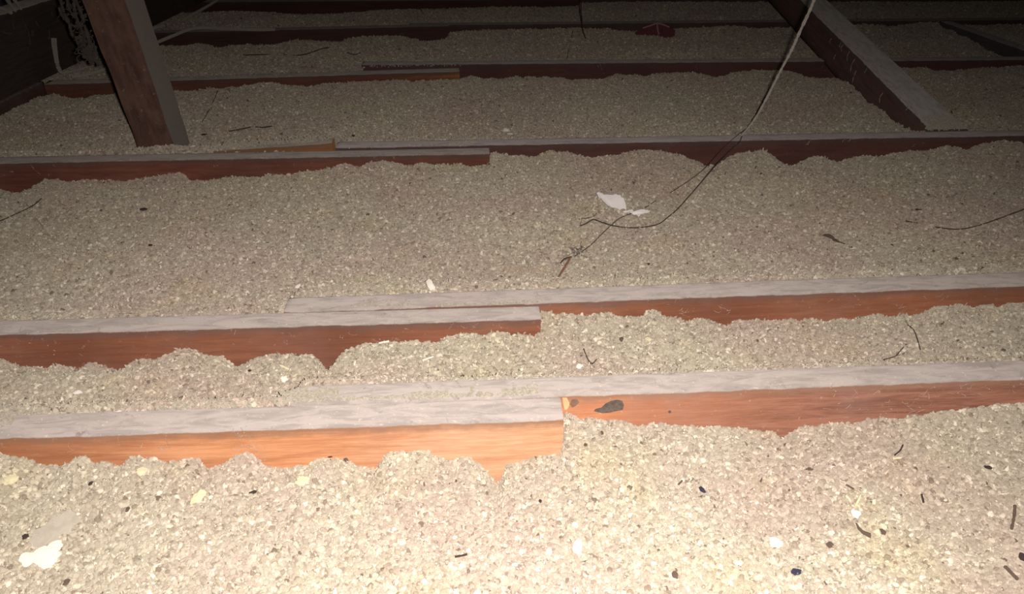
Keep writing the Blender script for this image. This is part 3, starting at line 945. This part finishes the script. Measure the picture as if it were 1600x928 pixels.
CREAM = simple_material('cream_flake', (0.84, 0.76, 0.54), 0.8, var=0.3, scale=160, dark=0.7)
sheet('white_flake', [(666, 441), (671, 439), (675, 442), (680, 448), (679, 452), (672, 453), (668, 448)], WHITE,
      'white flake on the fill just behind the second joist lap', 'flake', 'C', 0.006, 6, thick=0.002, amp=0.001)
for (x, y, w, h, key, nm, lb, mt) in [
    (791, 203, 9, 8, 'D', 'white_flake', 'larger of two white flakes behind the end of the third-row left joist', WHITE),
    (797, 209, 8, 4, 'D', 'white_flake', 'smaller of two white flakes behind the end of the third-row left joist', WHITE),
    (121, 613, 12, 6, 'B', 'white_flake', 'oval white flake behind the left part of the nearest joist', WHITE),
    (444, 592, 9, 10, 'B', 'white_flake', 'pale flake below the notch in the second-row left joist', WHITE),
    (310, 776, 16, 20, 'A', 'cream_flake', 'large yellowish flake on the fill in front of the left joist', CREAM),
    (222, 736, 14, 10, 'A', 'cream_flake', 'cream flake close under the left joist side', CREAM),
    (18, 748, 15, 13, 'A', 'cream_flake', 'cream flake near the left edge in front of the nearest joist', CREAM),
    (474, 752, 20, 12, 'A', 'cream_flake', 'broad cream flake below the left joist, right of the cobweb', CREAM),
    (1212, 848, 16, 14, 'A', 'white_flake', 'pale flake right of centre in the foreground fill', WHITE),
    (1337, 803, 12, 10, 'A', 'white_flake', 'white flake above the dark curled leaf in the foreground', WHITE),
    (903, 853, 15, 18, 'A', 'white_flake', 'squarish white flake in the foreground, centre', WHITE),
    (1013, 530, 7, 8, 'B', 'cream_flake', 'yellow flake between the two right-hand joists', CREAM),
    (905, 572, 9, 8, 'B', 'white_flake', 'pale flake just behind the nearest right joist', WHITE),
    (466, 447, 6, 9, 'C', 'white_flake', 'small pale flake behind the left end of the second-row right joist', WHITE)]:
    p = ground(x, y, key, 0.003)
    m_ = (p - Vector((0, 0, H))).length / F_PX
    chunk(nm, p, (w * m_, h * m_ * 1.3, min(w, h) * m_ * 0.5), mt, lb, 'flake', seed=int(x), rz=random.uniform(-0.4, 0.4), jag=0.42)

PLAST = simple_material('plaster_white', (0.95, 0.88, 0.76), 0.9, var=0.1, scale=90, dark=0.85)
for i, (x, y, w, h, lb) in enumerate([(72, 868, 34, 30, 'largest lump of white plaster at the lower left'),
                                      (44, 873, 20, 18, 'small lump of white plaster left of the largest lump'),
                                      (86, 853, 16, 18, 'small lump of white plaster above the largest lump')]):
    p = ground(x, y, 'A', 0.004)
    m_ = (p - Vector((0, 0, H))).length / F_PX
    chunk('plaster_lump', p, (w * m_, h * m_, h * m_ * 0.7), PLAST, lb, 'plaster', seed=50 + i, jag=0.3)
GREY = simple_material('dust_felt', (0.56, 0.505, 0.44), 0.95, var=0.3, scale=120, dark=0.8)
sheet('dust_felt', [(45, 848), (53, 836), (58, 830), (72, 822), (80, 808), (96, 806), (108, 797), (118, 803), (126, 812), (112, 822), (110, 834), (95, 834), (88, 848), (72, 850), (66, 860), (55, 856)], GREY,
      'smooth grey mat of dust beside the white plaster lumps at lower left', 'dust', 'A', 0.0012, 9, thick=0.002, amp=0.0015)

# ------------------------------------------------------------------ dark chips, leaves, twigs
CHIP = simple_material('dark_chip', (0.07, 0.05, 0.045), 0.8, scale=200)
BLUEC = simple_material('bluish_chip', (0.05, 0.05, 0.09), 0.6, scale=200)
BROWN = simple_material('brown_chip', (0.16, 0.11, 0.09), 0.8, scale=200)
for i, (x, y, w, h, rz, key, mt, lb) in enumerate([
    (1097, 765, 7, 11, 0.5, 'A', BLUEC, 'dark bluish chip in front of the nearest right joist'),
    (1244, 893, 14, 8, 0.4, 'A', BLUEC, 'bluish chip near the bottom, right of centre'),
    (516, 713, 8, 5, 0.2, 'A', CHIP, 'dark chip touching the side of the nearest left joist'),
    (395, 769, 12, 5, 0.5, 'A', CHIP, 'dark sliver in front of the left joist, below the cobweb'),
    (844, 783, 5, 5, 0, 'A', CHIP, 'tiny dark chip in the foreground under the joist end'),
    (915, 695, 6, 5, 0.6, 'A', BROWN, 'brown chip right of the nearest left joist end'),
    (941, 676, 5, 7, 0.2, 'A', BROWN, 'brown chip under the knotted joist side'),
    (1055, 898, 9, 12, 0.1, 'A', BROWN, 'grey-brown chip near the bottom edge, centre right'),
    (1265, 733, 10, 5, 0, 'A', BROWN, 'flat brown chip under the V notch of the right joist'),
    (1380, 831, 8, 8, 0, 'A', BROWN, 'brown chip right of the dark curled leaf'),
    (1544, 730, 9, 5, 0, 'A', CHIP, 'dark chip at far right in the foreground'),
    (1598, 870, 9, 9, 0, 'A', CHIP, 'dark chip on the right edge, low in the view'),
    (1297, 851, 9, 8, 0.3, 'A', BROWN, 'brown chip left of the dark curled leaf'),
    (142, 755, 5, 6, 0, 'A', CHIP, 'dark chip under the nearest joist, left of the yellowish flake'),
    (199, 796, 5, 7, 0, 'A', BROWN, 'small brown chip between dust mat and yellowish flake'),
    (104, 910, 8, 8, 0, 'A', BROWN, 'brown chip below the plaster lumps'),
    (40, 838, 7, 7, 0.3, 'A', CHIP, 'dark chip above the plaster lumps'),
    (1013, 412, 6, 4, 0.6, 'C', CHIP, 'dark chip on the middle bed, below the torn paper'),
    (235, 383, 6, 5, 0.5, 'C', CHIP, 'dark chip on the left of the middle bed'),
    (224, 327, 10, 5, 0.2, 'C', CHIP, 'dark sliver behind, left of the middle bed'),
    (971, 530, 6, 9, -0.3, 'B', BROWN, 'brown chip between the right-hand joists, near the lap'),
    (390, 579, 5, 4, 0.3, 'B', CHIP, 'dark chip in front of the second-row left joist'),
    (1435, 327, 9, 4, 0, 'C', CHIP, 'dark sliver above the thin root at right'),
    (552, 213, 6, 9, 0.0, 'D', CHIP, 'dark chip behind the packing board'),
    (318, 210, 8, 4, 0.4, 'D', CHIP, 'dark chip right of the post foot')]):
    p = ground(x, y, key, 0.0025)
    m_ = (p - Vector((0, 0, H))).length / F_PX
    chunk('debris_chip', p, (w * m_, h * m_ * 1.2, min(w, h) * m_ * 0.6), mt, lb, 'chip', seed=70 + i, rz=rz, jag=0.3)


def strand(name, pts, r, mat, label, cat, key=None, sides=5, n=5, wob=0.2, taper=None, group=None, flat=1.0):
    """pts: (px, py, lift) on the fill of bay key, or ready vectors"""
    P = [q if isinstance(q, Vector) else ground(q[0], q[1], key, q[2] if len(q) > 2 else r * 0.8 + 0.0022) for q in pts]
    c = P[0].copy()
    V, Fc = tube_data([q - c for q in P], r, sides, n, wob, flat, taper)
    o = link(name, V, Fc, mat, None, loc=c)
    return tag(o, label, cat, group)


TW = simple_material('root_or_shadow_strand', (0.10, 0.07, 0.06), 0.85, scale=200)
RED = simple_material('red_brown_stalk', (0.33, 0.16, 0.11), 0.85, scale=150)
strand('curled_leaf', [(1338, 817, .004), (1343, 826, .004), (1350, 832, .004), (1360, 837, .004)], 0.0022, BROWN, 'dark curled leaf in the right foreground', 'leaf', 'A', flat=0.4, taper=(0.3, 1.2))
strand('twig', [(1586, 790), (1585, 805), (1581, 826)], 0.0011, BROWN, 'short thick brown twig at the right edge of the foreground', 'twig', 'A', wob=0.5)
strand('twig', [(1411, 695), (1407, 703), (1398, 711)], 0.0007, CHIP, 'tiny slanted twig below the right joist webs', 'twig', 'A')
strand('twig', [(1440, 772), (1443, 785)], 0.0009, CHIP, 'tiny upright twig in the right foreground', 'twig', 'A', n=3)
strand('twig', [(1570, 885), (1580, 895), (1590, 905)], 0.0014, BROWN, 'brown twig in the lower right corner', 'twig', 'A')
strand('twig', [(1322, 757), (1334, 764)], 0.0008, BROWN, 'short brown twig left of the white flake in the right foreground', 'twig', 'A', n=3)
strand('twig', [(711, 870), (722, 868), (730, 866)], 0.0009, CHIP, 'short dark twig in the centre foreground', 'twig', 'A')
strand('twig', [(1060, 757), (1066, 751)], 0.0008, BROWN, 'tiny brown twig left of the bluish chip', 'twig', 'A', n=3)
strand('straw', [(1395, 716), (1408, 715)], 0.0012, CREAM, 'short pale straw lying under the right joist webs', 'straw', 'A', n=3)
strand('straw', [(1337, 790), (1346, 772)], 0.0008, CREAM, 'thin pale straw slanting in the right foreground', 'straw', 'A', n=3)
strand('splinter', [(660, 563), (677, 557)], 0.0010, WHITE, 'pale splinter between the first two joist rows, left of the lap', 'splinter', 'B', n=3)
strand('splinter', [(437, 570), (451, 577)], 0.0012, CREAM, 'cream splinter under the second-row left joist notch', 'splinter', 'B', n=3)
strand('splinter', [(592, 536, .004), (608, 533, .004)], 0.0012, WHITE, 'pale splinter against the second-row left joist side', 'splinter', 'B', n=3)
strand('root_or_shadow_strand', [(912, 545), (918, 560), (925, 568), (932, 562)], 0.0007, TW, 'small bent root between the right-hand joists near the lap', 'root', 'B')
strand('root_or_shadow_strand', [(1418, 507), (1428, 516), (1433, 529), (1438, 546)], 0.0007, TW, 'dark bent root between the two right-hand joists', 'root', 'B')
strand('root_or_shadow_strand', [(1380, 562), (1398, 557), (1405, 550), (1412, 542)], 0.0006, TW, 'thin curved root just behind the nearest right joist', 'root', 'B')
strand('root_or_shadow_strand', [(1415, 345), (1440, 350), (1470, 356), (1500, 358), (1530, 352), (1565, 340), (1600, 327), (1640, 312)], 0.0009, TW,
       'long thin root curving to the right edge on the middle bed', 'root', 'C')
strand('root_or_shadow_strand', [(-20, 350), (0, 345), (25, 334), (50, 322), (65, 310)], 0.0008, TW, 'thin root at the left edge of the middle bed', 'root', 'C')
strand('root_or_shadow_strand', [(380, 86), (430, 85), (460, 86.5), (480, 84), (500, 77), (515, 74)], 0.0016, TW, 'dark root lying before the fifth-row left joist', 'root', 'E')
strand('root_or_shadow_strand', [(542, 82), (552, 85), (560, 84), (566, 80)], 0.0014, TW, 'short curled root right of the long dark root', 'root', 'E', n=4)
strand('root_or_shadow_strand', [(358, 205), (375, 202), (395, 198), (410, 199), (425, 197)], 0.0013, TW, 'dark root right of the post foot', 'root', 'D')
strand('root_or_shadow_strand', [(316, 190), (325, 175), (335, 155), (340, 142)], 0.0008, TW, 'thin upright root strand right of the post', 'root', 'D')
strand('dead_leaf', [(1290, 367, .004), (1298, 370, .006), (1306, 376, .004), (1320, 381, .003)], 0.0045, BROWN, 'dark shrivelled leaf on the middle bed at right', 'leaf', 'C', flat=0.35, taper=(1.2, 0.4), wob=0.6)
# root with a reddish stalk under the torn paper
strand('root_or_shadow_strand', [(1025, 313), (1012, 322), (997, 330), (985, 334), (968, 341), (957, 350), (945, 361), (925, 381), (912, 391), (898, 400)], 0.0007, TW,
       'long root running from the paper strip down to the reddish stalk', 'root', 'C')
strand('dry_stalk', [(892, 401, .002), (886, 412, .004), (878, 425, .004), (870, 438, .001)], 0.0028, RED, 'flat reddish dry stalk behind the second-row right joist', 'stalk', 'C', flat=0.4, taper=(0.6, 0.5), wob=0.5)
strand('dry_stalk', [(890, 402, .003), (881, 405, .003), (876, 411, .002)], 0.0010, CHIP, 'short dark hooked stalk beside the reddish one', 'stalk', 'C')
V, Fc = [], []
rnd = random.Random(81)
c = ground(901, 392, 'C', 0.006)
for _ in range(26):
    a = Vector((rnd.gauss(0, .004), rnd.gauss(0, .005), rnd.uniform(-.003, .004))); b = a + Vector((rnd.gauss(0, .005), rnd.gauss(0, .006), rnd.gauss(0, .003)))
    tube_data([a, (a + b) / 2 + Vector((rnd.gauss(0, .002), rnd.gauss(0, .002), 0.001)), b], 0.0004, 3, 3, 0.5, V=V, Fc=Fc)
tag(link('lint_tuft', V, Fc, simple_material('grey_lint', (0.20, 0.17, 0.17), 0.95), None, loc=c), 'small tuft of grey lint at the top of the reddish stalk', 'lint')

# wood offcut half buried at the right edge
oc0 = ground(1553, 262, 'C', 0.0).xy; oc1 = ground(1680, 268, 'C', 0.0).xy
zc = ground(1580, 265, 'C').z
OC = make_board('wood_offcut', oc0, oc1, 0.05, 0.03, wood_material('timber_offcut', (0.28, 0.14, 0.11), (0.17, 0.08, 0.065), seed=66.0, top=(0.36, 0.30, 0.28)),
                'reddish wood offcut half buried at the right edge of the middle bed', cat='offcut', ztop=zc - 0.004, z1=zc + 0.012, seed=33)

# ------------------------------------------------------------------ hanging cord, its dark wire and a finer dark strand on the right
CORD = simple_material('dusty_cord', (0.60, 0.54, 0.50), 0.9, scale=240)
base_c = at(1158, 212, 0.003)
yb = base_c.y
cp = [at_y(1290, -60, yb - 0.16), at_y(1272, 0, yb - 0.12), at_y(1251, 47, yb - 0.09), at_y(1236, 80, yb - 0.07), at_y(1221, 108, yb - 0.05), at_y(1197, 155, yb - 0.02), at_y(1178, 188, yb - 0.005), base_c]
up_ = (cp[0] - cp[1]).normalized()
topc = cp[0] + up_ * ((1.15 - cp[0].z) / up_.z)
P = [topc, cp[0] + up_ * 0.3] + cp
V, Fc = tube_data([q - base_c for q in P], 0.0022, 7, 14, 0.55, taper=(1.25, 0.75))
cord = tag(link('cord', V, Fc, CORD, None, loc=base_c), 'dusty grey cord hanging down beside the strut to the third-row joist', 'cord')
WIRE = simple_material('dark_wire', (0.075, 0.055, 0.05), 0.7, scale=200)
strand('thin_strand', [base_c + Vector((0.001, -0.002, 0.0)), at(1155, 222, 0.001), at(1140, 236, 0.004), at(1115, 262, 0.001), ground(1085, 297, 'C', .007), ground(1060, 325, 'C', .005), ground(1045, 338, 'C', .004), ground(1026, 351, 'C', .003),
                     ground(990, 356, 'C', .003), ground(960, 353, 'C', .004), ground(940, 347, 'C', .006), ground(927, 343, 'C', .006), ground(916, 349, 'C', .003), ground(906, 353, 'C', .001)], 0.0009, WIRE,
       'dark wire curving from the cord foot down to below the torn paper', 'wire')
strand('thin_strand', [at(1168, 200, 0.004), at(1150, 213, 0.003), at(1130, 231, 0.005), ground(1102, 262, 'C', .012), ground(1075, 283, 'C', .006), ground(1046, 302, 'C', .002)], 0.0006, WIRE,  # second dark strand, finer than the wire beside it
       'finer dark strand running parallel left of the dark wire over the third-row joist', 'wire')
strand('root_or_shadow_strand', [(904, 342), (922, 340), (930, 336), (933, 331)], 0.0006, TW, 'short hooked root left below the larger paper scrap', 'root', 'C')
# wire hanging at the top centre
g_ = ground(915, 60, 'E', 0.001)
a_ = at_y(909, 30, g_.y - 0.02); b_ = at_y(908, 0, g_.y - 0.05)
u_ = (b_ - a_).normalized()
strand('hanging_wire', [b_ + Vector((0.01, -0.1, 1.15 - b_.z)), b_ + Vector((0, -0.03, 0.2)), b_, a_, at_y(911, 48, g_.y - 0.006), g_], 0.0017, WIRE,
       'thin dark wire hanging at the top left of the red packet', 'wire', n=8)
strand('root_or_shadow_strand', [(895, 48), (892, 65), (888, 80), (886, 92)], 0.0010, TW, 'faint dark strand shaped as the shadow of the hanging wire, left below it on the fill', 'root', 'E')  # shadow of the hanging wire, modelled as a dark strand; no root here

# ------------------------------------------------------------------ red packet
RP = simple_material('red_packet', (0.24, 0.055, 0.075), 0.7, var=0.2, scale=30, spec=0.5)
STRP = simple_material('packet_stripe', (0.55, 0.36, 0.38), 0.5)
pk = ground(1025, 56, 'E', 0.0)
mp_ = (pk - Vector((0, 0, H))).length / F_PX


def pkp(px, py, back=0.0, lift=0.0):
    q = at_y(px, py, pk.y + back)
    return q - pk + Vector((0, 0, lift))


front = [(990, 56), (1005, 57), (1022, 54), (1028, 56), (1040, 59), (1054, 58)]
ridge = [(994, 49), (1010, 43), (1026, 37.5), (1030, 37), (1043, 42), (1055, 47)]
V = []
for (x, y) in front: V.append(pkp(x, y, 0.0, -0.004))
for (x, y) in ridge: V.append(pkp(x, y, 0.015))
for (x, y) in ridge: V.append(pkp(x, y + 1, 0.045, 0.0))
for (x, y) in front: V.append(pkp(x, y - 2, 0.06, -0.012))
Fc = []
n = len(front)
for r_ in range(3):
    for i in range(n - 1):
        a = r_ * n + i
        Fc.append((a, a + 1, a + 1 + n, a + n))
for i in range(n - 1):
    a = 3 * n + i
    Fc.append((a, a + 1, i + 1, i))
Fc.append((0, n, 2 * n, 3 * n)); Fc.append((n - 1, 4 * n - 1, 3 * n - 1, 2 * n - 1))
pkt = link('red_packet', V, Fc, RP, None, loc=pk, flat=True)
bv = pkt.modifiers.new('soft', 'BEVEL'); bv.width = 0.0015; bv.segments = 2
tag(pkt, 'crushed dark red packet with a pale fold lying before the fifth-row joist', 'packet')
V, Fc = [], []
for q in ([pkp(1027, 38, 0.010, 0.002), pkp(1027.5, 46, 0.004, 0.001), pkp(1029.5, 54, -0.003, 0.0)],
          [pkp(1004, 45, 0.012, 0.002), pkp(1016, 41, 0.012, 0.002), pkp(1027, 37.5, 0.012, 0.002), pkp(1036, 39.5, 0.012, 0.002), pkp(1046, 43.5, 0.012, 0.002)]):
    tube_data(q, 0.0022, 5, 4, 0.1, V=V, Fc=Fc)
st_ = link('fold_seam', V, Fc, STRP, pkt)
st_['label'] = 'pale seam along the folds'

# ------------------------------------------------------------------ cables and webs on the left
CAB = simple_material('pale_cable', (0.50, 0.45, 0.40), 0.7, scale=90, dark=0.8)


def cable(pts, r, label, n=7, mat=CAB, name='cable', cat='cable', flat=1.0, taper=None):
    c = pts[0].copy()
    V, Fc = tube_data([q - c for q in pts], r, 8, n, 0.05, flat, taper)
    return tag(link(name, V, Fc, mat, None, loc=c), label, cat)


cable([at(205, 86, 0.006), at(243, 67.5, 0.012), at(270, 56, 0.016), at(296, 46, 0.014), at(318, 43.5, 0.008), at(350, 45, 0.004), at(400, 46.5, 0.003), at(430, 46, 0.002)], 0.0045,
      'pale cable looping from behind the post onto the fifth-row joist')
cable([at(285, 32, 0.0), at(298, 24, 0.004), at(315, 15, 0.01), at(335, 3, 0.02), at(350, -8, 0.02)], 0.0045, 'pale cable rising to the top edge above the fifth-row joist')
cable([at(225, 47, 0.004), at(240, 44, 0.006), at(258, 40, 0.002)], 0.005, 'short pale cable end right of the post near the top')
cable([at(112, 120, 0.008), at(130, 118, 0.008), at(148, 113, 0.010), at(160, 109, 0.010), at(180, 100, 0.008)], 0.0055, 'pale cable piece on the fill left of the post', flat=0.6)
# strip hanging down the sooty beam
hb_inv = HB.o.matrix_basis.inverted()


def beam_pt(px, py, off=0.004):
    o_ = hb_inv @ Vector((0, 0, H)); d_ = hb_inv.to_3x3() @ ray(px, py)
    t = (-off - o_.y) / d_.y
    return HB.o.matrix_basis @ (o_ + d_ * t)


cable([beam_pt(84, 60), beam_pt(85, 72), beam_pt(87, 86), beam_pt(89, 98), beam_pt(92, 107, .006), at(97, 114, 0.006), at(110, 112, 0.005), at(125, 108, 0.004), at(150, 101, 0.004)], 0.0052,
      'pale flat strip hanging down the sooty beam and over the fill', name='hanging_strip', cat='strip', flat=0.6, taper=(1.3, 0.45))
btop = 0.158
cable([at(4, -14, btop + 0.02), at(12, 0, btop + 0.012), at(17, 8, btop + 0.008), at(24, 17, btop + 0.004)], 0.0052, 'left one of two pale cables crossing the beam top at the upper left corner', taper=(1.1, 0.45))
cable([at(16, -14, btop + 0.02), at(23, 0, btop + 0.012), at(27, 6, btop + 0.008), at(33, 14, btop + 0.004)], 0.0048, 'right one of two pale cables crossing the beam top at the upper left corner', taper=(1.1, 0.45))
cable([at(-30, 2, btop + 0.004), at(0, 12, btop + 0.004), at(8, 15, btop + 0.004), at(17, 20, btop + 0.003)], 0.0035, 'thin pale cable lying on the beam top at the left edge')

# webs on the beam face
V, Fc = [], []
rnd = random.Random(91)
for pts in ([(33, 28), (38, 38), (43, 48), (46, 60), (47, 70)], [(56, 33), (58, 39), (62, 41)], [(76, 47), (77, 55), (76, 62)], [(80, 18), (82, 26)], [(20, 35), (21, 46)], [(5, 50), (15, 53), (22, 50)], [(50, 48), (51, 56)]):
    tube_data([hb_inv @ beam_pt(x, y, 0.003) for x, y in pts], 0.0022, 4, 5, 1.0, V=V, Fc=Fc)
tag(link('cobweb', V, Fc, WEBDARK, HB.o), kind='stuff')

# tangle of sooty cobwebs hanging between beam and post
V, Fc = [], []
yt = post.location.y + 0.10
def tg(px, py, dy=0.0): return at_y(px, py, yt + dy)
main = [[(92, -40), (95, 0), (100, 20), (108, 38), (112, 52), (120, 64), (131, 78), (140, 88)],
        [(112, -40), (115, 0), (117, 18), (122, 33), (128, 48), (134, 62), (142, 76)],
        [(104, -30), (106, 8), (115, 25)], [(110, 38), (118, 41), (124, 38)], [(118, 60), (128, 58), (136, 68)],
        [(92, 12), (97, 24), (104, 30)], [(125, 60), (133, 72), (141, 76), (146, 68)], [(132, 78), (140, 74), (148, 72)],
        [(134, 86), (142, 92), (150, 94), (156, 100)], [(128, 30), (138, 20)], [(100, -30), (125, 15), (135, 50), (144, 75)]]
for pts in main:
    tube_data([tg(x, y, rnd.uniform(-.03, .03)) for x, y in pts], 0.0026, 5, 6, 1.1, V=V, Fc=Fc)
for _ in range(90):
    x = rnd.uniform(95, 146); y = rnd.uniform(-30, 90)
    if x - 95 < (y - 10) * 0.45: x += 22
    x = min(x, 150 + 0 * y)
    pts = [tg(x, y, rnd.uniform(-.03, .03)), tg(x + rnd.gauss(0, 4), y + rnd.uniform(2, 8), rnd.uniform(-.03, .03)), tg(x + rnd.gauss(0, 6), y + rnd.uniform(6, 16), rnd.uniform(-.03, .03))]
    tube_data(pts, rnd.uniform(0.0005, 0.0014), 3, 3, 0.8, V=V, Fc=Fc)
for _ in range(40):
    q = tg(rnd.gauss(143, 6), rnd.gauss(84, 7), rnd.uniform(-.02, .02))
    lump(V, Fc, q, (0.004, 0.003, 0.003), rnd)
Vw = [v - Vector((0, 0, 0)) for v in V]
tag(link('cobweb_tangle', Vw, Fc, WEBDARK, None), 'dense sooty cobweb tangle hanging between the dark beam and the post', 'cobweb', None, 'stuff')
